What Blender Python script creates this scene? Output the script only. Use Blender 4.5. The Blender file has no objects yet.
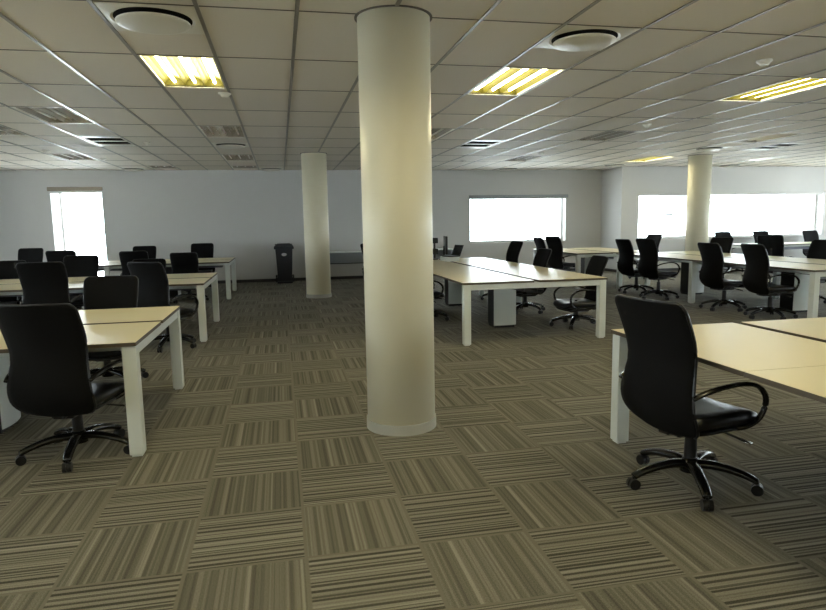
import bpy, bmesh, math, random
from mathutils import Vector, Matrix, Euler
random.seed(7)
S = bpy.context.scene
C = S.collection
PI = math.pi

# ------------------------------------------------------------------ materials
def lin(c):
    return tuple(((v/255)/12.92 if v/255 <= .04045 else ((v/255+.055)/1.055)**2.4) for v in c) + (1,)

def mat(name, rgb, rough=.6, spec=.5, metal=0, noise=0, nscale=30, bump=0, bscale=200, emis=None, estr=0, sheen=0, coat=0):
    m = bpy.data.materials.new(name); m.use_nodes = True
    nt = m.node_tree; b = nt.nodes['Principled BSDF']
    b.inputs['Base Color'].default_value = lin(rgb)
    b.inputs['Roughness'].default_value = rough
    b.inputs['Specular IOR Level'].default_value = spec
    b.inputs['Metallic'].default_value = metal
    b.inputs['Sheen Weight'].default_value = sheen
    b.inputs['Coat Weight'].default_value = coat
    if emis:
        b.inputs['Emission Color'].default_value = emis + (1,)
        b.inputs['Emission Strength'].default_value = estr
    if noise or bump:
        tc = nt.nodes.new('ShaderNodeTexCoord')
    if noise:
        n = nt.nodes.new('ShaderNodeTexNoise'); n.inputs['Scale'].default_value = nscale; n.inputs['Detail'].default_value = 4
        nt.links.new(tc.outputs['Object'], n.inputs['Vector'])
        mr = nt.nodes.new('ShaderNodeMapRange')
        mr.inputs['To Min'].default_value = 1-noise; mr.inputs['To Max'].default_value = 1+noise
        nt.links.new(n.outputs['Fac'], mr.inputs['Value'])
        mx = nt.nodes.new('ShaderNodeMix'); mx.data_type = 'RGBA'; mx.blend_type = 'MULTIPLY'; mx.inputs[0].default_value = 1
        mx.inputs[6].default_value = lin(rgb); nt.links.new(mr.outputs[0], mx.inputs[7])
        nt.links.new(mx.outputs[2], b.inputs['Base Color'])
    if bump:
        n2 = nt.nodes.new('ShaderNodeTexNoise'); n2.inputs['Scale'].default_value = bscale
        nt.links.new(tc.outputs['Object'], n2.inputs['Vector'])
        bp = nt.nodes.new('ShaderNodeBump'); bp.inputs['Strength'].default_value = bump; bp.inputs['Distance'].default_value = .002
        nt.links.new(n2.outputs['Fac'], bp.inputs['Height']); nt.links.new(bp.outputs[0], b.inputs['Normal'])
    return m

M = dict(
    wall=mat("wall_paint", (200, 199, 197), .75, .3, noise=.02, nscale=3),
    pillar=mat('pillar_paint', (236, 230, 206), .40, .5, noise=.015, nscale=4),
    band=mat('pillar_band', (180, 180, 174), .35, .5),
    skirt=mat('skirting', (52, 52, 54), .5),
    grid_bar=mat('ceiling_bar', (132, 126, 116), .3, .6),
    grid_row=mat('ceiling_joint', (92, 86, 78), .6),
    white_metal=mat('white_powder_coat', (222, 228, 226), .3, .5, coat=.2),
    top=mat('pale_laminate', (238, 227, 190), .3, .5, noise=.025, nscale=6),
    edge=mat('desk_edge', (82, 72, 60), .5),
    black_fabric=mat('black_fabric', (9, 9, 11), .85, .2, noise=.15, nscale=60, bump=.3, bscale=600),
    black_leather=mat('black_vinyl', (20, 21, 26), .28, .5),
    black_plastic=mat('black_plastic', (20, 21, 25), .32, .5),
    black_gloss=mat('black_gloss', (14, 15, 18), .22, .5),
    grey_metal=mat('grey_metal', (90, 92, 98), .35, .5, metal=.6),
    chrome=mat('chrome', (200, 200, 205), .15, .5, metal=1),
    frame=mat('window_frame', (205, 203, 200), .4),
    blind=mat('blind_slat', (235, 235, 232), .6),
    cassette=mat('blind_cassette', (150, 138, 122), .5),
    tile_white=mat('fitting_white', (228, 225, 214), .35),
    dark=mat('dark_void', (24, 22, 20), .8, .1),
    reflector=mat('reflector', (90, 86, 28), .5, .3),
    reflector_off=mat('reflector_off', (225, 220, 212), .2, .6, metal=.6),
    tube_on=mat('tube_on', (255, 250, 210), .5, .5, emis=(1, .90, .55), estr=44),
    tube_off=mat('tube_off', (225, 225, 222), .3),
    bin=mat('bin_plastic', (28, 32, 44), .45),
    label=mat('white_label', (215, 218, 220), .5),
    screen=mat('screen', (36, 42, 46), .2),
    silver=mat('silver_plastic', (150, 155, 160), .35),
    outside=mat('outside', (170, 165, 155), .9),
)

def glass_mat():
    m = bpy.data.materials.new('window_glass'); m.use_nodes = True; nt = m.node_tree
    nt.nodes.remove(nt.nodes['Principled BSDF'])
    o = nt.nodes['Material Output']
    t = nt.nodes.new('ShaderNodeBsdfTransparent'); t.inputs[0].default_value = (.93, .97, .97, 1)
    g = nt.nodes.new('ShaderNodeBsdfGlossy'); g.inputs['Roughness'].default_value = .03
    mx = nt.nodes.new('ShaderNodeMixShader'); mx.inputs[0].default_value = .06
    nt.links.new(t.outputs[0], mx.inputs[1]); nt.links.new(g.outputs[0], mx.inputs[2]); nt.links.new(mx.outputs[0], o.inputs[0])
    return m
M['glass'] = glass_mat()

class NT:
    """tiny helper for math node graphs"""
    def __init__(s, nt): s.nt = nt
    def m(s, op, a, b=None, c=None):
        n = s.nt.nodes.new('ShaderNodeMath'); n.operation = op
        for i, v in enumerate((a, b, c)):
            if v is None: continue
            if isinstance(v, (int, float)): n.inputs[i].default_value = v
            else: s.nt.links.new(v, n.inputs[i])
        return n.outputs[0]
    def noise1(s, w, scale, detail=0):
        n = s.nt.nodes.new('ShaderNodeTexNoise'); n.noise_dimensions = '1D'
        n.inputs['Scale'].default_value = scale; n.inputs['Detail'].default_value = detail
        s.nt.links.new(w, n.inputs['W']); return n.outputs['Fac']
    def white2(s, x, y):
        c = s.nt.nodes.new('ShaderNodeCombineXYZ'); s.nt.links.new(x, c.inputs[0]); s.nt.links.new(y, c.inputs[1])
        n = s.nt.nodes.new('ShaderNodeTexWhiteNoise'); n.noise_dimensions = '2D'
        s.nt.links.new(c.outputs[0], n.inputs['Vector']); return n.outputs['Value']
    def step(s, v, lo, hi):
        n = s.nt.nodes.new('ShaderNodeMapRange'); n.interpolation_type = 'SMOOTHSTEP'
        n.inputs['From Min'].default_value = lo; n.inputs['From Max'].default_value = hi
        s.nt.links.new(v, n.inputs['Value']); return n.outputs[0]

def carpet_mat():
    m = bpy.data.materials.new('carpet_tiles'); m.use_nodes = True; nt = m.node_tree; b = nt.nodes['Principled BSDF']
    N = NT(nt)
    tc = nt.nodes.new('ShaderNodeTexCoord'); sp = nt.nodes.new('ShaderNodeSeparateXYZ')
    nt.links.new(tc.outputs['Object'], sp.inputs[0])
    X = N.m('MULTIPLY', N.m('ADD', sp.outputs[0], .450), 2.0)
    Y = N.m('MULTIPLY', N.m('SUBTRACT', sp.outputs[1], 2.592), 2.0)
    ix, iy = N.m('FLOOR', X), N.m('FLOOR', Y)
    fx, fy = N.m('SUBTRACT', X, ix), N.m('SUBTRACT', Y, iy)
    par = N.m('ABSOLUTE', N.m('MODULO', N.m('ADD', ix, iy), 2.0))        # 1 -> stripes run along y
    par = N.m('GREATER_THAN', par, .5)
    across = N.m('ADD', N.m('MULTIPLY', fx, par), N.m('MULTIPLY', fy, N.m('SUBTRACT', 1.0, par)))
    along = N.m('ADD', N.m('MULTIPLY', fy, par), N.m('MULTIPLY', fx, N.m('SUBTRACT', 1.0, par)))
    rnd = N.white2(ix, iy)
    w = N.m('ADD', across, N.m('MULTIPLY', rnd, 37.0))
    fine = N.step(N.noise1(w, 26), .40, .54)
    wide = N.step(N.noise1(N.m('ADD', w, 91.3), 9.0), .35, .65)
    lightline = N.step(N.noise1(N.m('ADD', w, 13.7), 17.0), .62, .72)
    fa = N.m('SUBTRACT', .62, N.m('MULTIPLY', par, .44)); wa = N.m('ADD', .08, N.m('MULTIPLY', par, .14))
    v = N.m('ADD', N.m('MULTIPLY', fine, fa), N.m('MULTIPLY', wide, wa))
    v = N.m('ADD', N.m('ADD', v, N.m('ADD', .08, N.m('MULTIPLY', par, .17))), N.m('MULTIPLY', lightline, .20))
    # fibres
    n = nt.nodes.new('ShaderNodeTexNoise'); n.inputs['Scale'].default_value = 190; n.inputs['Detail'].default_value = 4; n.inputs['Roughness'].default_value = .7
    nt.links.new(tc.outputs['Object'], n.inputs['Vector'])
    v = N.m('ADD', v, N.m('MULTIPLY', N.m('SUBTRACT', n.outputs['Fac'], .5), 1.1))
    # flecks along the stripes
    v = N.m('ADD', v, N.m('MULTIPLY', N.m('SUBTRACT', rnd, .5), .10))
    # seams
    e = N.m('MINIMUM', N.m('MINIMUM', fx, N.m('SUBTRACT', 1.0, fx)), N.m('MINIMUM', fy, N.m('SUBTRACT', 1.0, fy)))
    seam = N.step(e, .010, .022)
    cr = nt.nodes.new('ShaderNodeValToRGB'); el = cr.color_ramp.elements
    el[0].position = .02; el[0].color = lin((62, 61, 55))
    el[1].position = .98; el[1].color = lin((160, 157, 146))
    k = el.new(.5); k.color = lin((115, 112, 101))
    nt.links.new(v, cr.inputs[0])
    mx = nt.nodes.new('ShaderNodeMix'); mx.data_type = 'RGBA'; nt.links.new(seam, mx.inputs[0])
    mx.inputs[6].default_value = lin((124, 120, 109)); nt.links.new(cr.outputs[0], mx.inputs[7])
    nt.links.new(mx.outputs[2], b.inputs['Base Color'])
    b.inputs['Roughness'].default_value = .9; b.inputs['Specular IOR Level'].default_value = .2
    bp = nt.nodes.new('ShaderNodeBump'); bp.inputs['Strength'].default_value = .5; bp.inputs['Distance'].default_value = .003
    nt.links.new(v, bp.inputs['Height']); nt.links.new(bp.outputs[0], b.inputs['Normal'])
    return m
M['carpet'] = carpet_mat()

GX, GY = .163, 5.401            # origin of the ceiling grid (0.6 x 1.2 m cells)
def ceil_mat():
    m = bpy.data.materials.new('ceiling_tiles'); m.use_nodes = True; nt = m.node_tree; b = nt.nodes['Principled BSDF']
    N = NT(nt)
    tc = nt.nodes.new('ShaderNodeTexCoord'); sp = nt.nodes.new('ShaderNodeSeparateXYZ')
    nt.links.new(tc.outputs['Object'], sp.inputs[0])
    ix = N.m('FLOOR', N.m('DIVIDE', N.m('SUBTRACT', sp.outputs[0], GX), .6))
    iy = N.m('FLOOR', N.m('DIVIDE', N.m('SUBTRACT', sp.outputs[1], GY), 1.2))
    r = N.white2(ix, iy)
    n = nt.nodes.new('ShaderNodeTexNoise'); n.inputs['Scale'].default_value = 90; n.inputs['Detail'].default_value = 3
    nt.links.new(tc.outputs['Object'], n.inputs['Vector'])
    f = N.m('ADD', .93, N.m('ADD', N.m('MULTIPLY', r, .06), N.m('MULTIPLY', n.outputs['Fac'], .06)))
    mx = nt.nodes.new('ShaderNodeMix'); mx.data_type = 'RGBA'; mx.blend_type = 'MULTIPLY'; mx.inputs[0].default_value = 1
    mx.inputs[6].default_value = lin((226, 219, 208)); nt.links.new(f, mx.inputs[7])
    nt.links.new(mx.outputs[2], b.inputs['Base Color'])
    b.inputs['Roughness'].default_value = .7; b.inputs['Specular IOR Level'].default_value = .25
    return m
M['tiles'] = ceil_mat()

# ------------------------------------------------------------------ mesh helpers
def obj(name, bm, m, parent=None, smooth=False, loc=None):
    me = bpy.data.meshes.new(name); bm.normal_update(); bm.to_mesh(me); bm.free()
    for x in (m if isinstance(m, (list, tuple)) else [m]): me.materials.append(x)
    if smooth:
        for p in me.polygons: p.use_smooth = True
    o = bpy.data.objects.new(name, me); C.objects.link(o)
    if parent: o.parent = parent
    if loc: o.location = loc
    return o
def bx(bm, x0, x1, y0, y1, z0, z1, mi=0, bevel=0):
    r = bmesh.ops.create_cube(bm, size=1)['verts']
    for v in r:
        v.co = Vector(((x0+x1)/2+v.co.x*(x1-x0), (y0+y1)/2+v.co.y*(y1-y0), (z0+z1)/2+v.co.z*(z1-z0)))
    fs = set(f for v in r for f in v.link_faces)
    for f in fs: f.material_index = mi
    if bevel:
        es = set(e for v in r for e in v.link_edges)
        q = bmesh.ops.bevel(bm, geom=list(es), offset=bevel, segments=2, affect='EDGES', profile=.5)
        for f in q['faces']: f.material_index = mi
def cyl(bm, c, r1, r2, h, seg=24, rot=None, mi=0, caps=True):
    mt = Matrix.Translation(c)
    if rot is not None: mt = mt @ rot.to_matrix().to_4x4()
    r = bmesh.ops.create_cone(bm, cap_ends=caps, cap_tris=False, segments=seg, radius1=r1, radius2=r2, depth=h, matrix=mt)
    for f in set(f for v in r['verts'] for f in v.link_faces): f.material_index = mi
def sweep(bm, pts, prof, closed=False):
    """prof(i) -> list of (a,b) offsets, a along side vector, b along up vector"""
    n = len(pts); rings = []
    for i, p in enumerate(pts):
        a = pts[(i-1) % n] if closed or i > 0 else p
        b = pts[(i+1) % n] if closed or i < n-1 else p
        t = (b-a).normalized()
        s = t.cross(Vector((0, 0, 1)))
        if s.length < .2: s = Vector((1, 0, 0)) if abs(t.x) < .7 else Vector((0, 1, 0))
        s.normalize(); u = s.cross(t).normalized()
        rings.append([bm.verts.new(p + s*x + u*y) for x, y in prof(i)])
    k = len(rings[0])
    for i in range(n if closed else n-1):
        A, B = rings[i], rings[(i+1) % n]
        for j in range(k): bm.faces.new((A[j], A[(j+1) % k], B[(j+1) % k], B[j]))
    if not closed:
        bm.faces.new(rings[0][::-1]); bm.faces.new(rings[-1])
    bmesh.ops.recalc_face_normals(bm, faces=bm.faces[:])
def ell(rx, ry, k=10): return [(rx*math.cos(2*PI*j/k), ry*math.sin(2*PI*j/k)) for j in range(k)]
def catmull(P, n=6):
    P = [Vector(p) for p in P]; out = []
    for i in range(len(P)-1):
        a = P[max(i-1, 0)]; b = P[i]; c = P[i+1]; d = P[min(i+2, len(P)-1)]
        for k in range(n):
            t = k/n
            out.append(.5*((2*b)+(c-a)*t+(2*a-5*b+4*c-d)*t*t+(-a+3*b-3*c+d)*t**3))
    out.append(P[-1]); return out
def tag(o, label, cat, group=None):
    o['label'] = label; o['category'] = cat
    if group: o['group'] = group
    return o
def thing(name, label, cat, loc=(0, 0, 0), rz=0, group=None):
    o = bpy.data.objects.new(name, None); C.objects.link(o); o.location = loc; o.rotation_euler = (0, 0, rz)
    o.empty_display_size = .1
    return tag(o, label, cat, group)
def struct(o): o['kind'] = 'structure'; return o
def dup(root, loc, rz, label, group=None):
    def cp(o, par):
        c = o.copy(); C.objects.link(c)
        if par: c.parent = par
        for ch in [k for k in o.children]: cp(ch, c)
        return c
    kids = list(root.children)
    r = root.copy(); C.objects.link(r); r.location = loc; r.rotation_euler = (0, 0, rz); r['label'] = label
    if group: r['group'] = group
    for k in kids: cp(k, r)
    return r

# ------------------------------------------------------------------ room shell
ZC = 2.75
XL, XR, YB, YF, YR, XS = -9.0, 15.9, -6.0, 16.15, 15.1, 8.72     # left, right, back, far wall, far wall right part, step

bm = bmesh.new(); bx(bm, XL-.3, XR+.3, YB-.3, YF+.75, -.12, 0)
fl = struct(obj('floor', bm, M['carpet']))

def wall_holes(name, axis, a0, a1, p0, p1, holes, m=M['wall']):
    """axis 'x': wall runs along x, thickness p0..p1 in y. holes: (a,b,z0,z1)"""
    bm = bmesh.new()
    def b(u0, u1, z0, z1):
        if u1-u0 < 1e-4 or z1-z0 < 1e-4: return
        if axis == 'x': bx(bm, u0, u1, p0, p1, z0, z1)
        else: bx(bm, p0, p1, u0, u1, z0, z1)
    cur = a0
    for (u0, u1, z0, z1) in sorted(holes):
        b(cur, u0, 0, ZC+.3); b(u0, u1, 0, z0); b(u0, u1, z1, ZC+.3); cur = u1
    b(cur, a1, 0, ZC+.3)
    return struct(obj(name, bm, m))

W1 = (-5.16, -4.06, .12, 2.33)
W2 = (4.94, 7.66, .84, 2.06)
W3 = (9.22, 10.86, .86, 2.05)
W4 = (11.10, 14.95, .86, 2.05)
wall_holes('wall_far_left', 'x', -5.85, XS, YF, YF+.75, [W1, W2])
wall_holes('wall_far_recess', 'x', XL-.3, -5.85, YF+.3, YF+.75, [])
wall_holes('wall_far_right', 'x', XS, XR, YR, YR+1.4, [W3, W4])
RWIN = [(-4.5, 1.8, .85, 2.15), (2.6, 8.2, .85, 2.15), (9.0, 14.2, .85, 2.15)]
LWIN = [(-2.5, 1.5, .85, 2.05), (4.0, 7.5, .85, 2.05), (9.5, 13.0, .85, 2.05)]
wall_holes('wall_right', 'y', YB, YR, XR, XR+.3, RWIN)
wall_holes('wall_left', 'y', YB, YF+.3, XL-.3, XL, LWIN)
wall_holes('wall_back', 'x', XL-.3, XR+.3, YB-.3, YB, [])

def base(name, x0, x1, y0, y1):
    bm = bmesh.new(); bx(bm, x0, x1, y0, y1, 0, .075); struct(obj(name, bm, M['skirt']))
base('baseboard_far', -5.85, W1[0], YF-.015, YF+.001)
base('baseboard_far_middle', W1[1], XS-.015, YF-.015, YF+.001)
base('baseboard_far_right', XS-.015, XR, YR-.015, YR+.001)
base('baseboard_step', XS-.015, XS+.001, YR, YF-.015)
base('baseboard_right', XR-.015, XR+.001, YB, YR-.015)
base('baseboard_left', XL-.001, XL+.015, YB, YF+.3)

# window frames and panes (real depth: the reveal is the wall thickness)
def window(name, axis, h, pos, mull, sashbar=None, handle=None, sgn=1):
    """pos: coordinate of the inner frame face. frame 50 mm deep"""
    u0, u1, z0, z1 = h
    root = bpy.data.objects.new(name, None); C.objects.link(root); struct(root)
    def P(bm, a, b, q0, q1, c, d, **k):
        if axis == 'x': bx(bm, a, b, q0, q1, c, d, **k)
        else: bx(bm, q0, q1, a, b, c, d, **k)
    d0, d1 = sorted((pos, pos+.05*sgn)); f = .045
    bm = bmesh.new()
    P(bm, u0, u1, d0, d1, z0, z0+f); P(bm, u0, u1, d0, d1, z1-f, z1)
    P(bm, u0, u0+f, d0, d1, z0+f, z1-f); P(bm, u1-f, u1, d0, d1, z0+f, z1-f)
    for t in mull:
        x = u0+(u1-u0)*t; P(bm, x-.02, x+.02, d0, d1, z0+f, z1-f)
    if sashbar:
        P(bm, u0+f, u1-f, d0, d1, sashbar-.02, sashbar+.02)
    obj('window_frame', bm, M['frame'], root)
    bm = bmesh.new(); g0, g1 = sorted((pos+.022*sgn, pos+.028*sgn)); P(bm, u0+.02, u1-.02, g0, g1, z0+.02, z1-.02)
    obj('pane', bm, M['glass'], root)
    if handle:
        for hx, hz, hw in handle:
            bm = bmesh.new(); q0, q1 = sorted((pos-.035*sgn, pos)); P(bm, hx-hw/2, hx+hw/2, q0, q1, hz-.018, hz+.018)
            obj('handle', bm, M['grey_metal'], root)
    return root
window('window_1', 'x', W1, YF+.62, [], sashbar=.80, handle=[(-4.46, 1.58, .42)])
window('window_2', 'x', W2, YF+.20, [])
window('window_3', 'x', W3, YR+.25, [], handle=[(10.27, 1.50, .2)])
window('window_4', 'x', W4, YR+.25, [], handle=[(12.75, 1.46, .30)])
for i, h in enumerate(RWIN): window('window_%d' % (5+i), 'y', h, XR+.15, [.33, .66])
for i, h in enumerate(LWIN): window('window_%d' % (8+i), 'y', h, XL-.15, [.5], sgn=-1)

# sills
def sill(name, h, y):
    bm = bmesh.new(); bx(bm, h[0], h[1], y-.03, y+.2, h[2]-.03, h[2], bevel=.004); struct(obj(name, bm, M['frame']))
sill('trim_1', W2, YF); sill('trim_2', W3, YR); sill('trim_3', W4, YR)

# ceiling: lay-in tiles with openings for the light fittings and grilles
TRI = [-12, -7, -2, 3, 8, 13, 18, 23]; TRJ = [-9, -6, -3, 0, 3, 6]
troff = [(i, j) for i in TRI for j in TRJ]
troff = [(i, j) for (i, j) in troff if XL+.1 < GX+.6*i and GX+.6*(i+1) < XR-.1 and GY+1.2*j > YB]
# one more short row of fittings against the far wall, left part, and the panel in the left aisle
troff += [(-5, 2), (-2, 8), (-5, 8)]
grille = [(-5, 4), (5, 4), (15, 4)]
holes = set(troff) | set(grille)
bm = bmesh.new()
i0 = math.floor((XL-GX)/.6)-1; i1 = math.ceil((XR-GX)/.6)+1
j0 = math.floor((YB-GY)/1.2)-1; j1 = math.ceil((YF+.3-GY)/1.2)
HOLE_Y = {}
def cell(i, j):
    x0, x1 = GX+.6*i, GX+.6*(i+1); y0, y1 = GY+1.2*j, GY+1.2*(j+1)
    if (i, j) in ((-2, 8), (-5, 8)): y1 = y0+.72
    return x0, x1, y0, y1
for i in range(i0, i1):
    for j in range(j0, j1):
        x0, x1, y0, y1 = GX+.6*i, GX+.6*(i+1), GY+1.2*j, GY+1.2*(j+1)
        if (i, j) in holes:
            c = cell(i, j)
            if c[3] < y1-.01: bx(bm, x0, x1, c[3], y1, ZC, ZC+.02)
            continue
        bx(bm, x0, x1, y0, y1, ZC, ZC+.02)
ce = struct(obj('ceiling', bm, M['tiles']))
bm = bmesh.new(); bx(bm, XL-.3, XR+.3, YB-.3, YF+.6, ZC+.3, ZC+.4)
struct(obj('ceiling_slab', bm, M['dark']))
# T bars: long bars along the room, thin joints across
bm = bmesh.new()
for i in range(i0, i1+1):
    x = GX+.6*i
    if XL < x < XR: bx(bm, x-.013, x+.013, YB, YF+.3, ZC-.007, ZC+.03)
struct(obj('trim_4', bm, M['grid_bar']))
bm = bmesh.new()
for j in range(j0, j1+1):
    y = GY+1.2*j
    for i in range(i0, i1):
        if YB < y < YF+.3: bx(bm, GX+.6*i+.014, GX+.6*(i+1)-.014, y-.006, y+.006, ZC-.003, ZC+.01)
struct(obj('trim_5', bm, M['grid_row']))

# ------------------------------------------------------------------ light fittings
LIT = {(-2, 0), (3, 0), (8, 0), (13, 6), (-2, -3), (3, -3), (-7, -3), (8, -3), (-2, -6), (8, -6), (-7, 0)}
LIT -= {(-7, 0)}
LIT |= {(i, j) for i in (-7, -2, 3, 8, 13) for j in (-3, -6, -9)}
def make_troffer(on, length=1.2, name='ceiling_light'):
    t = thing(name, '', 'ceiling light', (0, 0, ZC))
    w, l = .3, length/2; L = l-.01; Wd = w-.015
    bm = bmesh.new()
    # flange
    for a in ((-w+.013, -Wd+.012, -L, L), (Wd-.012, w-.013, -L, L)): bx(bm, a[0], a[1], a[2], a[3], -.004, .012)
    for a in ((-Wd, Wd, -L, -L+.02), (-Wd, Wd, L-.02, L)): bx(bm, *a, -.004, .012)
    obj('frame', bm, M['tile_white'], t)
    # reflector tray: back, ends, three shaped bays
    bm = bmesh.new()
    prof = []
    nb = 3
    for k in range(nb):
        a = -Wd+.01 + k*(2*Wd-.02)/nb; b = a+(2*Wd-.02)/nb
        for s in range(9):
            u = s/8; prof.append((a+(b-a)*u, .012+.075*math.sin(PI*u)**.6))
    va = [bm.verts.new((x, -L+.02, z)) for x, z in prof]; vb = [bm.verts.new((x, L-.02, z)) for x, z in prof]
    for s in range(len(prof)-1): bm.faces.new((va[s], va[s+1], vb[s+1], vb[s]))
    for y in (-L+.02, L-.02):
        q = [bm.verts.new(p) for p in ((-Wd, y, 0), (Wd, y, 0), (Wd, y, .1), (-Wd, y, .1))]; bm.faces.new(q)
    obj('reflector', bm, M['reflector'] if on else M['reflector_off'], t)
    for k in range(nb):
        x = -Wd+.01+(k+.5)*(2*Wd-.02)/nb
        bm = bmesh.new(); cyl(bm, Vector((x, 0, .045)), .013, .013, 2*L-.08, 12, Euler((PI/2, 0, 0)))
        obj('tube', bm, M['tube_on'] if on else M['tube_off'], t, smooth=True)
    return t
on0 = make_troffer(True); off0 = make_troffer(False); short0 = make_troffer(False, .72)
used = {}
TL = {(-2, 0): 'glowing yellow three tube ceiling light, the one on the left, beside the small round sensor',
      (3, 0): 'glowing yellow ceiling light just right of the large cream pillar',
      (8, 0): 'glowing yellow ceiling light at the far right edge of the ceiling',
      (13, 6): 'small distant glowing yellow ceiling light left of the far right pillar',
      (-5, 2): 'unlit ceiling light with a warm glint, left of the nearest left glowing light',
      (-7, 3): 'unlit ceiling light with white glint cut by the left edge',
      (-7, 6): 'unlit ceiling light with white glint above the narrow left window',
      (-2, 3): 'unlit three bay ceiling light directly beyond the left glowing light',
      (-2, 6): 'unlit ceiling light between the two unlit ones ahead of the left glowing light',
      (-2, 8): 'shortened unlit ceiling light against the far wall, left of the slim pillar',
      (-5, 8): 'shortened unlit ceiling light against the far wall, right of the narrow window',
      (3, 3): 'unlit ceiling light half hidden behind the right edge of the large pillar',
      (8, 3): 'unlit ceiling light beyond the round detector in the middle right of the ceiling',
      (8, 6): 'unlit distant ceiling light with pale glint above the middle window',
      (13, 3): 'unlit ceiling light showing as a bright streak at right, nearer of two streaks',
      (18, 6): 'unlit ceiling light showing as a thin streak at right, farther of two streaks'}
VIS = set(TL)
for (i, j) in troff:
    if (i, j) not in VIS and not ((i, j) in LIT or -8 < i < 20): continue
    x0, x1, y0, y1 = cell(i, j); on = (i, j) in LIT
    src = on0 if on else (short0 if j == 8 else off0)
    lab = TL.get((i, j))
    grp = None
    if not lab:
        lab = ('glowing yellow three tube ceiling light out of view behind the viewer' if on else 'unlit three tube ceiling light out of view at the sides or behind')
        grp = 'glowing lights behind the viewer' if on else 'unlit lights out of view'
    loc = ((x0+x1)/2, (y0+y1)/2, ZC)
    if id(src) not in used:
        used[id(src)] = 1; src.location = loc; src['label'] = lab
        if grp: src['group'] = grp
    else:
        d = dup(src, loc, 0, lab)
        if 'group' in d: del d['group']
        if grp: d['group'] = grp

# grilles with two dark slots
def make_grille():
    t = thing('air_grille', 'black two slot air grille in the ceiling left of the narrow window', 'air vent', (0, 0, ZC))
    bm = bmesh.new()
    for a in ((-.285, .285, -.59, -.43), (-.285, .285, .38, .59), (-.285, .285, -.045, .005), (-.285, -.26, -.43, .38), (.26, .285, -.43, .38)): bx(bm, *a, -.003, .01)
    obj('frame', bm, M['tile_white'], t)
    for (a, b) in ((-.43, -.045), (.005, .38)):
        bm = bmesh.new()
        bx(bm, -.26, .26, a, b, .06, .07)
        n = 7
        for k in range(n):
            y = a+(b-a)*(k+.5)/n; bx(bm, -.26, .26, y-.003, y+.003, .008, .05)
        obj('slot', bm, M['dark'], t)
    return t
g0 = make_grille()
GL = ['black two slot ceiling air grille on the left, right of the white glint light', 'black two slot ceiling air grille right of the large pillar', 'black two slot ceiling air grille off to the far right']
for k, (i, j) in enumerate(grille):
    x0, x1, y0, y1 = cell(i, j); loc = ((x0+x1)/2, (y0+y1)/2+.03 if 0 else (y0+y1)/2, ZC)
    if k == 0: g0.location = loc; g0['label'] = GL[0]
    else: dup(g0, loc, 0, GL[k])

# round diffusers
def make_diff():
    t = thing('air_diffuser', '', 'air vent', (0, 0, ZC))
    bm = bmesh.new()
    # square plate with a round hole
    n = 48; R = .255
    sq = []; ci = []
    for k in range(n):
        a = 2*PI*k/n+PI/4; c, s = math.cos(a), math.sin(a); q = .285/max(abs(c), abs(s))
        sq.append(bm.verts.new((c*q, s*q, -.004))); ci.append(bm.verts.new((c*R, s*R, -.008)))
    up = [bm.verts.new((v.co.x*.93, v.co.y*.93, .0)) for v in ci]
    for k in range(n):
        l = (k+1) % n
        bm.faces.new((sq[k], sq[l], ci[l], ci[k])); bm.faces.new((ci[k], ci[l], up[l], up[k]))
    sq2 = [bm.verts.new((v.co.x, v.co.y, -.0005)) for v in sq]
    for k in range(n): l = (k+1) % n; bm.faces.new((sq2[k], sq2[l], sq[l], sq[k]))
    bmesh.ops.recalc_face_normals(bm, faces=bm.faces[:])
    obj('plate', bm, M['tile_white'], t)
    bm = bmesh.new(); cyl(bm, Vector((0, 0, .0005)), .238, .238, .009, 48); obj('throat', bm, M['dark'], t)
    bm = bmesh.new()
    pr = [(0, -.046), (.19, -.044), (.222, -.036), (.228, -.026), (.215, -.022), (0, -.02)]
    vs = []
    for r, z in pr[1:-1]: vs.append([bm.verts.new((r*math.cos(2*PI*k/48), r*math.sin(2*PI*k/48), z)) for k in range(48)])
    for a in range(len(vs)-1):
        for k in range(48): l = (k+1) % 48; bm.faces.new((vs[a][k], vs[a][l], vs[a+1][l], vs[a+1][k]))
    bm.faces.new(vs[0][::-1]); bm.faces.new(vs[-1]); bmesh.ops.recalc_face_normals(bm, faces=bm.faces[:])
    obj('disc', bm, M['tile_white'], t, smooth=True)
    bm = bmesh.new(); cyl(bm, Vector((0, 0, -.012)), .03, .03, .02, 12); obj('stem', bm, M['dark'], t)
    return t
d0 = make_diff()
DF = [(-2, -.5, 'square plate round disc air diffuser, large, at top left of the ceiling'),
      (3, -.5, 'square plate round disc air diffuser right of the large pillar top'),
      (-2, 5., 'round air diffuser beyond the nearest unlit light on the left'),
      (-1.3+.3, 8.9, 'round air diffuser by the far wall just left of the slim pillar'),
      (-6.2, 8.9, 'round air diffuser by the far wall right of the narrow window'),
      (9, 8.9, 'round air diffuser by the far wall above the middle window'),
      (13, 8.0, 'round air diffuser by the far wall near the wall step'),
      (13, 5, 'round air diffuser above the far right pillar'),
      (18.5, 8.0, 'round air diffuser above the wide far right window')]
for k, (i, j, lab) in enumerate(DF):
    loc = (GX+.6*i+.3, GY+1.2*j-.3, ZC)
    if k == 0: d0.location = loc; d0['label'] = lab
    else: dup(d0, loc, 0, lab)

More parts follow.
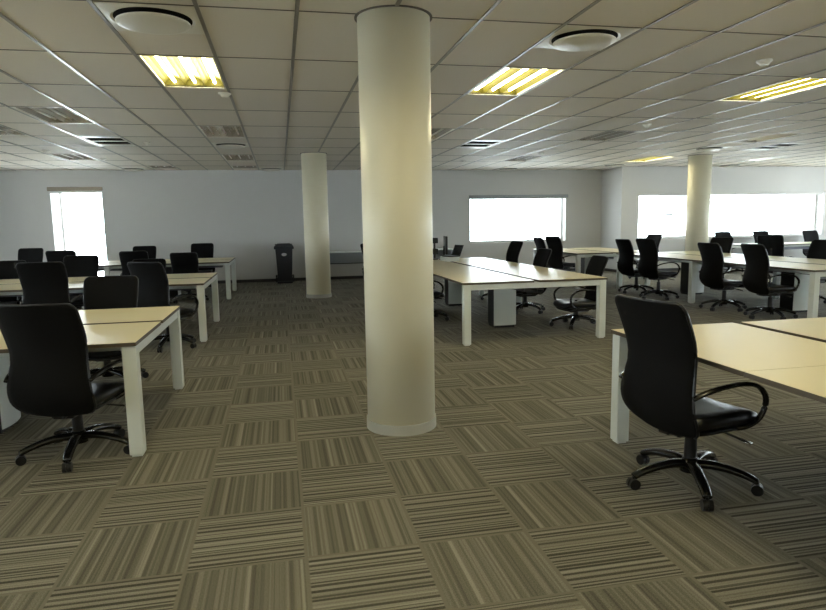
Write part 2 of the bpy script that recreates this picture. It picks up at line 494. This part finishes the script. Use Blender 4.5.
# smoke detectors
def make_smoke():
    t = thing('smoke_detector', '', 'smoke detector', (0, 0, ZC))
    bm = bmesh.new(); cyl(bm, Vector((0, 0, -.012)), .06, .062, .018, 24); obj('mount', bm, M['tile_white'], t, smooth=False)
    bm = bmesh.new(); cyl(bm, Vector((0, 0, -.034)), .03, .052, .026, 24); obj('sensor_cap', bm, M['tile_white'], t)
    return t
s0 = make_smoke()
SM = [(-1.08, 1.17, 'white round sensor beside the left glowing light'), (6.60, -.44, 'white smoke detector at upper right of the ceiling'),
      (8.36, 2.44, 'white smoke detector in the middle right of the ceiling'), (-6.68, 5.52, 'small dark ceiling sensor above the narrow window'),
      (-5.73, 6.62, 'small ceiling sensor between the narrow window and the black grille'), (-3.62, 4.52, 'small ceiling sensor right of the left black grille'),
      (6.37, 6.78, 'small ceiling sensor beyond the right black grille'), (8.37, 5.58, 'small dark ceiling sensor above the middle window')]
for k, (i, j, lab) in enumerate(SM):
    loc = (GX+.6*i, GY+1.2*j, ZC)
    if k == 0: s0.location = loc; s0['label'] = lab
    else: dup(s0, loc, 0, lab)

# ------------------------------------------------------------------ pillars
def pillar(x, y, lab):
    t = thing('pillar', lab, 'pillar', (x, y, 0))
    bm = bmesh.new(); cyl(bm, Vector((0, 0, ZC/2)), .238, .238, ZC, 64, caps=True); o = obj('shaft', bm, M['pillar'], t, smooth=True)
    for p in o.data.polygons:
        if abs(p.normal.z) > .5: p.use_smooth = False
    n = 64
    def ringmesh(r0, r1, z0, z1):
        bm = bmesh.new(); V = []
        for r, z in ((r0, z0), (r1, z0), (r1, z1), (r0, z1)): V.append([bm.verts.new((r*math.cos(2*PI*k/n), r*math.sin(2*PI*k/n), z)) for k in range(n)])
        for a in range(4):
            for k in range(n): l = (k+1) % n; bm.faces.new((V[a][k], V[a][l], V[(a+1) % 4][l], V[(a+1) % 4][k]))
        bmesh.ops.recalc_face_normals(bm, faces=bm.faces[:]); return bm
    obj('base_band', ringmesh(.23, .246, 0, .07), M['band'], t)
    obj('ceiling_collar', ringmesh(.237, .255, ZC-.006, ZC+.001), M['grid_row'], t)
    return t
pillar(.785, 4.25, 'large cream round pillar standing in the middle of the room')
pillar(.69, 12.38, 'slim looking distant white round pillar left of the middle one')
pillar(9.0, 12.38, 'distant white round pillar on the right between the two far right windows')
pillar(9.05, 4.25, 'white round pillar off to the right of the near desks')

# ------------------------------------------------------------------ office chair
def make_chair():
    t = thing('office_chair', '', 'chair', (0, 0, 0))
    # backrest: shell with S curve, local +y is forward
    bm = bmesh.new()
    z0, z1 = .37, 1.06; n = 28; k = 14
    prof = [(.37, -.205), (.44, -.262), (.52, -.293), (.60, -.292), (.68, -.272), (.76, -.262), (.86, -.285), (.96, -.325), (1.06, -.372)]
    def yz(z):
        for a, b in zip(prof, prof[1:]):
            if z <= b[0]+1e-6:
                u = (z-a[0])/(b[0]-a[0]); u2 = u
                return a[1]+(b[1]-a[1])*u2
        return prof[-1][1]
    ys = [yz(z0+(z1-z0)*i/n) for i in range(n+1)]
    for _ in range(3): ys = [ys[0]]+[(ys[i-1]+2*ys[i]+ys[i+1])/4 for i in range(1, n)]+[ys[n]]
    def hw(z):
        w = .238
        u = (z-z0)/(z1-z0)
        w = .247-.010*u-.016*math.exp(-((u-.52)/.16)**2)+.006*math.exp(-((u-.2)/.12)**2)
        rt, rb = .045, .10
        if z > z1-rt: w -= rt-math.sqrt(max(rt*rt-(z-(z1-rt))**2, 0))
        if z < z0+rb: w -= rb-math.sqrt(max(rb*rb-((z0+rb)-z)**2, 0))
        return w
    zs = [z0+(z1-z0)*(.5-.5*math.cos(PI*i/n)) for i in range(n+1)]
    def ysm(z):
        f = (z-z0)/(z1-z0)*n; i = min(int(f), n-1); return ys[i]+(ys[i+1]-ys[i])*(f-i)
    F = []; B = []
    for z in zs:
        w = hw(z); rowf = []; rowb = []
        for j in range(k+1):
            u = -1+2*j/k; x = w*u; y = ysm(z)+.035*u*u
            th = .022*(1-abs(u)**6*.6)
            rowf.append(bm.verts.new((x, y+th, z))); rowb.append(bm.verts.new((x, y-th*.7, z)))
        F.append(rowf); B.append(rowb)
    for i in range(n):
        for j in range(k):
            bm.faces.new((F[i][j], F[i][j+1], F[i+1][j+1], F[i+1][j])); bm.faces.new((B[i][j+1], B[i][j], B[i+1][j], B[i+1][j+1]))
        bm.faces.new((B[i][0], F[i][0], F[i+1][0], B[i+1][0])); bm.faces.new((F[i][k], B[i][k], B[i+1][k], F[i+1][k]))
    for j in range(k):
        bm.faces.new((B[0][j], B[0][j+1], F[0][j+1], F[0][j])); bm.faces.new((F[n][j], F[n][j+1], B[n][j+1], B[n][j]))
    bmesh.ops.recalc_face_normals(bm, faces=bm.faces[:])
    obj('backrest', bm, M['black_fabric'], t, smooth=True)
    # piping around the rim of the back
    bm = bmesh.new(); path = []
    for z in zs[2:]: path.append(Vector((hw(z), ysm(z)+.035, z)))
    top = [Vector((hw(z1)*u, ysm(z1)+.035*u*u, z1)) for u in [1-2*j/12 for j in range(1, 12)]]
    path += top
    for z in reversed(zs[2:]): path.append(Vector((-hw(z), ysm(z)+.035, z)))
    q = [path[0]]
    for p in path[1:]:
        if (p-q[-1]).length > .004: q.append(p)
    sweep(bm, q, lambda i: ell(.008, .008, 6)); obj('piping', bm, M['black_plastic'], t.children[0], smooth=True)
    # seat cushion
    def slab(xw, y0, y1, z0, z1, r, dip=0, rim=.02):
        bm = bmesh.new(); n = 40; rows = []
        cy, hl = (y0+y1)/2, (y1-y0)/2
        def out(a, sx, sy):
            c, s = math.cos(a), math.sin(a); e = .35
            return (sx*math.copysign(abs(c)**e, c), cy+sy*math.copysign(abs(s)**e, s))
        lev = [(z0, .90), (z0+(z1-z0)*.25, .985), (z0+(z1-z0)*.6, 1.0), (z1-(z1-z0)*.1, .96), (z1, .86), (z1+.004, .6), (z1, .3)]
        for z, sc in lev:
            ring = []
            for i in range(n):
                x, y = out(2*PI*i/n, xw*sc, hl*sc); f = (y-cy)/hl
                zz = z - (.03*max(f, 0)**2*0 + (.028*max(f-.45, 0)**2/.3 if True else 0)) + dip*(abs(x/xw)**2)
                ring.append(bm.verts.new((x, y, zz)))
            rows.append(ring)
        for a in range(len(rows)-1):
            for i in range(n): l = (i+1) % n; bm.faces.new((rows[a][i], rows[a][l], rows[a+1][l], rows[a+1][i]))
        bm.faces.new(rows[0][::-1]); bm.faces.new(rows[-1]); bmesh.ops.recalc_face_normals(bm, faces=bm.faces[:]); return bm
    s = obj('seat', slab(.245, -.235, .255, .405, .475, .05, .012), M['black_leather'], t, smooth=True)
    obj('seat_shell', slab(.225, -.22, .225, .385, .412, .05), M['black_plastic'], t, smooth=True)
    bm = bmesh.new(); bx(bm, -.07, .07, -.16, .12, .335, .388, bevel=.012); bx(bm, -.035, .035, -.20, -.14, .345, .375, bevel=.008)
    obj('tilt_mechanism', bm, M['black_plastic'], t)
    bm = bmesh.new(); sweep(bm, [Vector(p) for p in ((.06, .05, .362), (.16, .06, .362), (.245, .07, .352))], lambda i: ell(.006, .006, 8))
    lv = obj('lever', bm, M['black_plastic'], t, smooth=True)
    bm = bmesh.new(); sweep(bm, [Vector(p) for p in ((.24, .069, .353), (.275, .073, .348), (.30, .076, .344))], lambda i: ell(.016, .005, 8))
    obj('lever_paddle', bm, M['chrome'], lv, smooth=True)
    # loop armrests
    for sx in (-1, 1):
        bm = bmesh.new()
        P = catmull([(.245*sx, -.262, .60), (.262*sx, -.20, .625), (.275*sx, -.10, .645), (.28*sx, .02, .65), (.28*sx, .12, .63), (.278*sx, .185, .575), (.272*sx, .195, .51), (.26*sx, .165, .445), (.235*sx, .10, .408), (.17*sx, .05, .392)], 6)
        L = len(P)
        sweep(bm, P, lambda i: ell(.020 if i/L < .5 else .015, .011 if i/L < .5 else .014, 10))
        obj('armrest', bm, M['black_gloss'], t, smooth=True)
    # column
    bm = bmesh.new(); cyl(bm, Vector((0, 0, .215)), .034, .030, .16, 20); cyl(bm, Vector((0, 0, .315)), .017, .017, .08, 16)
    obj('gas_column', bm, M['black_plastic'], t, smooth=False)
    # star base: five arched arms, one mesh
    bm = bmesh.new()
    cyl(bm, Vector((0, 0, .115)), .052, .040, .075, 24)
    bs = []
    for a in range(5):
        an = PI/2+PI/5+2*PI*a/5; d = Vector((math.cos(an), math.sin(an), 0))
        pts = [d*r+Vector((0, 0, z)) for r, z in ((.02, .118), (.10, .124), (.18, .116), (.25, .099), (.30, .080), (.322, .068))]
        pts = catmull(pts, 3); n2 = len(pts)
        b2 = bmesh.new(); sweep(b2, pts, lambda i: ell(.036-.013*i/n2, .025-.009*i/n2, 10))
        me = bpy.data.meshes.new('tmp'); b2.to_mesh(me); b2.free(); bm.from_mesh(me); bpy.data.meshes.remove(me)
        bs.append(d)
    bo = obj('star_base', bm, M['black_gloss'], t, smooth=True)
    for d in bs:
        bm = bmesh.new(); p = d*.322; s2 = Vector((-d.y, d.x, 0))
        rot = s2.to_track_quat('Z', 'Y').to_euler()
        for q in (-1, 1): cyl(bm, p+s2*(.014*q)+Vector((0, 0, .029)), .029, .029, .020, 18, rot)
        cyl(bm, p+Vector((0, 0, .035)), .022, .022, .008, 14, rot)
        cyl(bm, p+Vector((0, 0, .058)), .008, .008, .025, 8)
        obj('castor', bm, M['black_plastic'], bo)
    return t
chair0 = make_chair()
UP = ('backrest', 'seat', 'armrest', 'tilt', 'lever')
first = [True]
def chair(x, y, deg, drop, label, group=None, spin=0):
    """deg: direction the sitter faces (0 = +x, 90 = +y)."""
    rz = math.radians(deg)-PI/2
    if first[0]:
        first[0] = False; t = chair0; t.location = (x, y, 0); t.rotation_euler = (0, 0, rz); t['label'] = label
    else:
        t = dup(chair0, (x, y, 0), rz, label)
        if 'group' in t: del t['group']
    if group: t['group'] = group
    for c in t.children:
        c.location.z = 0
        if c.name.startswith(UP): c.location.z = -drop
        if c.name.startswith('star_base'): c.rotation_euler.z = math.radians(spin)
    return t

GA, GB, GCc, GD, GF, GH = ('chairs at the near left bench', 'chairs at the second left bench', 'chairs at the far left bench',
                           'chairs at the middle bench', 'chairs at the right hand bench', 'chairs by the far right windows')
chair(2.10, 2.87, 11, .035, 'black high back office chair turned sideways in the right foreground, nearest chair', spin=-14)
chair(-1.31, 4.22, 77, .06, 'black high back office chair in the left foreground at the nearest left bench', GA, spin=-55)
chair(-1.60, 6.10, 268, .10, 'black chair behind the nearest left bench, its top edge just above the desk', GA, spin=14)
chair(-2.57, 7.86, 90, .0, 'black chair at the second left bench, left of two seen from behind', GB)
chair(-1.34, 7.80, 60, .03, 'black chair at the second left bench, right of two seen from behind', GB, spin=20)
chair(-3.92, 9.93, 270, .10, 'black chair beyond the second left bench, cut by the left edge of view', GB, spin=10)
chair(-2.93, 9.93, 270, .05, 'black chair beyond the second left bench, directly below the narrow window', GB, spin=25)
chair(-1.98, 9.93, 270, .13, 'low black chair beyond the second left bench, nearest its right end', GB, spin=5)
chair(-1.74, 12.50, 88, .12, 'black chair at the near side of the far left bench, near its right end', GCc, spin=31)
chair(-3.80, 12.46, 90, .03, 'black chair at the near side of the far left bench, below the narrow window', GCc, spin=7)
chair(-2.60, 12.46, 90, .07, 'black chair at the near side of the far left bench, right of the narrow window', GCc, spin=12)
chair(-5.18, 14.42, 270, .05, 'black chair behind the far left bench, left of the narrow window', GCc, spin=3)
chair(-2.92, 14.42, 270, .06, 'black chair behind the far left bench, just right of the narrow window', GCc, spin=18)
chair(-1.72, 14.42, 268, .03, 'black chair behind the far left bench at its right end, tallest looking', GCc, spin=29)
chair(3.84, 7.74, 178, .135, 'black office chair at the right side of the middle bench, nearest its end leg', GD, spin=20)
chair(3.70, 9.20, 182, .09, 'black office chair at the right side of the middle bench, second from its near end', GD, spin=5)
chair(3.84, 10.73, 186, .02, 'black office chair at the right side of the middle bench, farthest, under the window', GD, spin=9)
chair(2.02, 8.85, 0, .05, 'black office chair at the left side of the middle bench, partly behind the pillar', GD, spin=12)
chair(1.80, 11.40, 300, .02, 'black office chair by the far wall counter, mostly hidden behind the large pillar', spin=12)
chair(6.68, 10.95, 4, .03, 'black office chair at the left side of the right bench, farthest, leftmost', GF, spin=15)
chair(6.55, 10.02, 8, .0, 'black office chair at the left side of the right bench, second from the left', GF, spin=4)
chair(6.68, 8.48, 2, .03, 'black office chair at the left side of the right bench, second from the right', GF, spin=22)
chair(6.70, 7.56, -3, .02, 'black office chair at the left side of the right bench, nearest, rightmost', GF, spin=10)
chair(8.44, 8.80, 180, .05, 'black office chair on the far side of the right bench, cut by the right edge', GF, spin=10)
chair(8.50, 11.20, 200, .06, 'black office chair beyond the right bench, just right of the distant pillar', GF)
chair(9.33, 10.45, 250, .02, 'greyish black office chair beyond the right bench, standing before the wide window', GF, spin=14)
chair(8.40, 13.50, 190, .03, 'black office chair leaning left beside the left of the two far right windows', spin=19)
chair(6.06, 12.84, 16, .0, 'black office chair at the left end of the far middle bench, under the window corner', spin=6)
chair(6.10, 13.62, 4, .04, 'black office chair half hidden at the left end of the far middle bench', spin=16)
chair(11.45, 14.38, 270, .04, 'black chair behind the window desk, left of three', GH)
chair(12.60, 14.38, 270, .04, 'black chair behind the window desk, middle of three', GH, spin=11)
chair(14.15, 14.38, 270, .06, 'black chair behind the window desk, right of three', GH, spin=23)

# ------------------------------------------------------------------ benches (double sided desks)
def bench(lab, loc, rz, L, Wd, seams, peds, group='white framed double desks', inner=()):
    """local x: 0 (visible end) .. L, local y: 0..Wd"""
    t = thing('bench_desk', lab, 'desk', loc, rz, group)
    H = .73; th = .025; leg = .085; gap = .065; ym = Wd/2
    xs = [0]+list(seams)+[L]
    for a, b in zip(xs, xs[1:]):
        for (y0, y1) in ((0, ym-gap/2), (ym+gap/2, Wd)):
            bm = bmesh.new(); bx(bm, a+.0015, b-.0015, y0, y1, H-th, H-.0015, mi=1, bevel=.002)
            bx(bm, a+.003, b-.003, y0+.002, y1-.002, H-.0015, H, mi=0)
            obj('desktop', bm, [M['top'], M['edge']], t)
    def legs(x):
        for y in (.012, Wd-.012-leg):
            bm = bmesh.new(); bx(bm, x, x+leg, y, y+leg, .012, H-th, bevel=.006); bx(bm, x+.012, x+leg-.012, y+.012, y+leg-.012, 0, .012)
            obj('leg', bm, M['white_metal'], t)
        bm = bmesh.new(); bx(bm, x+.008, x+leg-.008, .012+leg, Wd-.012-leg, H-th-.065, H-th, bevel=.004)
        obj('cross_beam', bm, M['white_metal'], t)
    legs(.004); legs(L-.004-leg)
    for s in inner: legs(s-leg/2)
    for y in (.16, ym-.14, ym+.10, Wd-.20):
        bm = bmesh.new(); bx(bm, .02+leg, L-.02-leg, y, y+.04, H-th-.05, H-th-.001); obj('side_rail', bm, M['white_metal'], t)
    for px in peds:
        bm = bmesh.new(); bx(bm, px+.008, px+.27, ym-.15, ym+.15, .03, H-th-.052, bevel=.006); bx(bm, px+.02, px+.26, ym-.14, ym+.14, 0, .03)
        p = obj('pedestal', bm, M['black_plastic'], t); p['label'] = 'black cable pedestal with a white face'
        bm = bmesh.new()
        # gently bowed white face
        n = 10; pts = []
        for i in range(n+1):
            u = -1+2*i/n; pts.append((px-.022*(1-u*u), ym+.155*u))
        fr = [[bm.verts.new((x, y, z)) for z in (.035, H-th-.055)] for x, y in pts]
        bk = [[bm.verts.new((px+.008, y, z)) for z in (.035, H-th-.055)] for x, y in pts]
        for i in range(n):
            bm.faces.new((fr[i][0], fr[i+1][0], fr[i+1][1], fr[i][1])); bm.faces.new((bk[i+1][0], bk[i][0], bk[i][1], bk[i+1][1]))
            bm.faces.new((fr[i][1], fr[i+1][1], bk[i+1][1], bk[i][1])); bm.faces.new((fr[i+1][0], fr[i][0], bk[i][0], bk[i+1][0]))
        bm.faces.new((fr[0][0], fr[0][1], bk[0][1], bk[0][0])); bm.faces.new((fr[n][1], fr[n][0], bk[n][0], bk[n][1]))
        bmesh.ops.recalc_face_normals(bm, faces=bm.faces[:])
        obj('face_panel', bm, M['white_metal'], p)
    # cable tray between the two rows
    bm = bmesh.new(); bx(bm, .2, L-.2, ym-.09, ym+.09, H-th-.13, H-th-.125); bx(bm, .2, L-.2, ym-.09, ym-.085, H-th-.125, H-th-.052); bx(bm, .2, L-.2, ym+.085, ym+.09, H-th-.125, H-th-.052)
    obj('cable_tray', bm, M['grey_metal'], t)
    return t
R = math.radians
bench('white framed double desk with pale top in the left foreground', (-.89, 5.80, 0), PI, 4.7, 1.76, [1.6, 3.15], [1.07, 3.4], inner=[2.35])
bench('second white framed double desk on the left, behind the nearest one', (-.94, 9.77, 0), PI, 4.8, 1.76, [1.6, 3.2], [1.07, 3.5], inner=[2.4])
bench('far left white framed double desk below the narrow window', (-.98, 14.25, 0), PI, 5.4, 1.70, [1.8, 3.6], [1.07, 3.9], inner=[2.2])
bench('white framed double desk with pale top in the middle, right of the large pillar', (3.79, 6.83, 0), PI/2, 4.70, 1.79, [2.32], [1.07, 3.4], inner=[2.74])
bench('white framed double desk in the right foreground beside the nearest chair', (2.025, 3.60, 0), -PI/2, 4.7, 1.83, [1.18, 2.35, 3.5], [1.25, 3.4], inner=[2.35])
bench('white framed double desk at right, lined with four chairs on its left side', (8.36, 6.76, 0), PI/2, 4.85, 1.74, [2.45], [1.07, 3.5], inner=[2.50])
bench('far white framed double desk between the middle window and the right bench', (7.60, 11.9, 0), PI/2, 2.3, 1.70, [1.2], [1.0])
bench('white desk below the wide far right window', (15.0, 14.10, 0), PI, 3.9, .90, [1.95], [])

# counter table against the far wall
t = thing('wall_table', 'pale table with grey end panels against the far wall between the pillars', 'table', (1.05, 15.55, 0))
bm = bmesh.new(); bx(bm, 0, 3.3, 0, .55, .70, .725, bevel=.003); obj('table_top', bm, M['white_metal'], t)
for x in (.05, 1.6, 3.2):
    bm = bmesh.new(); bx(bm, x, x+.05, .03, .52, 0, .70); obj('end_panel', bm, M['silver'], t)
bm = bmesh.new(); bx(bm, .10, 3.2, .45, .47, .42, .70); obj('modesty_panel', bm, M['silver'], t)
bm = bmesh.new(); bx(bm, .10, 3.2, .44, .48, .40, .42); obj('bottom_rail', bm, M['skirt'], t)

# things on the middle bench
t = thing('desk_tray', 'black two tier desk tray at the far end of the middle bench', 'desk tray', (2.63, 11.35, .73))
bm = bmesh.new()
for z in (.10, .30): bx(bm, -.20, .19, -.13, .13, z, z+.10, bevel=.006)
obj('tier', bm, M['screen'], t)
bm = bmesh.new(); bx(bm, -.2, -.17, .08, .11, 0, .40); bx(bm, .16, .19, .08, .11, 0, .40); bx(bm, -.2, .19, -.1, .12, 0, .02); obj('stand', bm, M['black_plastic'], t)
t = thing('monitor', 'slim black monitor seen edge on at the far end of the middle bench', 'monitor', (2.98, 11.3, .73), R(80))
bm = bmesh.new(); bx(bm, -.26, .26, -.018, .018, .10, .43, bevel=.006); obj('screen_housing', bm, M['black_plastic'], t)
bm = bmesh.new(); bx(bm, -.245, .245, -.0205, -.018, .115, .415); obj('screen', bm, M['screen'], t)
bm = bmesh.new(); bx(bm, -.03, .03, .018, .045, .012, .25, bevel=.004); bx(bm, -.11, .11, -.04, .13, 0, .012, bevel=.004); obj('stand', bm, M['black_plastic'], t)
t = thing('laptop', 'open black laptop in profile beside the edge on monitor', 'laptop', (3.02, 10.75, .81), R(-76))
bm = bmesh.new(); bx(bm, -.15, .15, -.2, 0, .0, .02, bevel=.004); obj('keyboard_base', bm, M['black_plastic'], t)
bm = bmesh.new(); bx(bm, -.15, .15, -.006, .006, 0, .2, bevel=.003)
o = obj('lid', bm, M['black_plastic'], t); o.location = (0, 0, .015); o.rotation_euler = (R(-22), 0, 0)
bm = bmesh.new(); bx(bm, -.14, .14, -.0075, -.006, .012, .19); q = obj('screen', bm, M['screen'], o)

t = thing('laptop_riser', 'low pale riser carrying the open black laptop', 'stand', (2.93, 10.75, .73))
bm = bmesh.new(); bx(bm, -.16, .12, -.17, .17, .07, .08, bevel=.002); obj('riser_top', bm, M['white_metal'], t)
for sy in (-.165, .155):
    bm = bmesh.new(); bx(bm, -.15, .11, sy, sy+.01, 0, .07); obj('riser_side', bm, M['white_metal'], t)
# wheeled bin
t = thing('wheeled_bin', 'dark wheeled bin with white label against the far wall left of the slim pillar', 'bin', (.07, 15.72, 0))
def taper(bm, a, b, z0, z1):
    v0 = [bm.verts.new((x*a[0], y*a[1]+a[2], z0)) for x, y in ((-1, -1), (1, -1), (1, 1), (-1, 1))]
    v1 = [bm.verts.new((x*b[0], y*b[1]+b[2], z1)) for x, y in ((-1, -1), (1, -1), (1, 1), (-1, 1))]
    for i in range(4): j = (i+1) % 4; bm.faces.new((v0[i], v0[j], v1[j], v1[i]))
    bm.faces.new(v0[::-1]); bm.faces.new(v1)
bm = bmesh.new(); taper(bm, (.165, .17, 0), (.205, .23, .02), .05, .86); bmesh.ops.bevel(bm, geom=bm.edges[:], offset=.015, segments=2, affect='EDGES'); obj('body', bm, M['bin'], t)
bm = bmesh.new(); taper(bm, (.235, .26, .02), (.225, .25, .02), .86, .90); taper(bm, (.225, .25, .02), (.15, .16, .03), .90, .96)
bx(bm, -.235, .235, -.27, -.23, .83, .89, bevel=.008); obj('lid', bm, M['bin'], t)
bm = bmesh.new(); cyl(bm, Vector((0, .27, .93)), .014, .014, .42, 10, Euler((0, PI/2, 0))); obj('handle', bm, M['bin'], t)
for sx in (-1, 1):
    bm = bmesh.new(); cyl(bm, Vector((.20*sx, .12, .095)), .095, .095, .045, 24, Euler((0, PI/2, 0))); obj('wheel', bm, M['black_plastic'], t)
bm = bmesh.new(); taper(bm, (.18, .03, -.165), (.18, .03, -.165), 0, .05); bx(bm, -.2, .2, -.14, .1, .04, .14, bevel=.01); obj('foot', bm, M['bin'], t)
bm = bmesh.new(); cyl(bm, Vector((.0, -.218, .70)), .062, .062, .012, 20, Euler((PI/2, 0, 0)));
for v in bm.verts: v.co.z = .70+(v.co.z-.70)*.6
obj('sticker', bm, M['label'], t)

# ------------------------------------------------------------------ blinds
def venetian(lab, h, y, n):
    t = thing('venetian_blind', lab, 'window blind', ((h[0]+h[1])/2, y, h[3]))
    w = (h[1]-h[0])/2-.03; H = h[3]-h[2]
    bm = bmesh.new(); bx(bm, -w, w, -.03, .03, -.045, -.002, bevel=.004); obj('headrail', bm, M['frame'], t)
    bm = bmesh.new()
    for k in range(n):
        z = -.07-(H-.09)*k/(n-1)
        v = [bm.verts.new((sx*w, yy, z+zz)) for yy, zz in ((-.03, -.001), (0, .004), (.03, -.001)) for sx in (-1, 1)]
        bm.faces.new((v[0], v[1], v[3], v[2])); bm.faces.new((v[2], v[3], v[5], v[4]))
    o = obj('slats', bm, M['blind'], t)
    md = o.modifiers.new('thickness', 'SOLIDIFY'); md.thickness = .0012
    for u in (-.8, 0, .8):
        bm = bmesh.new(); bx(bm, w*u-.002, w*u+.002, -.034, -.031, -H+.02, -.04); obj('cord', bm, M['blind'], t)
venetian('open white venetian blind in the left of the two far right windows', W3, YR+.08, 11)
venetian('open white venetian blind in the wide far right window', W4, YR+.08, 11)
def roller(lab, h, y, drop, m):
    t = thing('roller_blind', lab, 'window blind', ((h[0]+h[1])/2, y, h[3]))
    w = (h[1]-h[0])/2+.04
    bm = bmesh.new(); bx(bm, -w, w, -.035, .025, -.055, .035, bevel=.012); obj('cassette', bm, m, t)
    bm = bmesh.new(); bx(bm, -w+.03, w-.03, -.012, -.010, -.055-drop, -.05); bx(bm, -w+.03, w-.03, -.018, -.004, -.075-drop, -.055-drop); obj('cloth', bm, M['blind'], t)
roller('rolled up tan roller blind at the top of the narrow left window', W1, YF-.04, .03, M['cassette'])
roller('rolled up grey roller blind at the top of the middle window', W2, YF-.04, .0, M['silver'])

# ------------------------------------------------------------------ world, camera
w = bpy.data.worlds.new('daylight'); S.world = w; w.use_nodes = True
bg = w.node_tree.nodes['Background']; bg.inputs[0].default_value = (.92, .96, 1.0, 1); bg.inputs[1].default_value = 16.5

cam = bpy.data.cameras.new('camera'); co = bpy.data.objects.new('camera', cam); C.objects.link(co); S.camera = co
f, yaw, pitch, roll = 629.2, .20474, .13142, -.017578
cam.sensor_fit = 'HORIZONTAL'; cam.sensor_width = 36; cam.lens = f/826*36; cam.clip_start = .05; cam.clip_end = 200
fw = Vector((math.sin(yaw), math.cos(yaw), 0)); rt = Vector((math.cos(yaw), -math.sin(yaw), 0)); up = Vector((0, 0, 1))
Fv = fw*math.cos(pitch)-up*math.sin(pitch); Uv = up*math.cos(pitch)+fw*math.sin(pitch)
r2 = rt*math.cos(roll)+Uv*math.sin(roll); u2 = Uv*math.cos(roll)-rt*math.sin(roll)
mw = Matrix((r2, u2, -Fv)).transposed().to_4x4(); mw.translation = Vector((0, 0, 1.4277)); co.matrix_world = mw

vs = S.view_settings; vs.view_transform = 'Standard'; vs.look = 'None'; vs.gamma = 1; vs.exposure = 0; vs.use_curve_mapping = False
S.cycles.max_bounces = 8; S.cycles.diffuse_bounces = 5; S.cycles.use_denoising = True
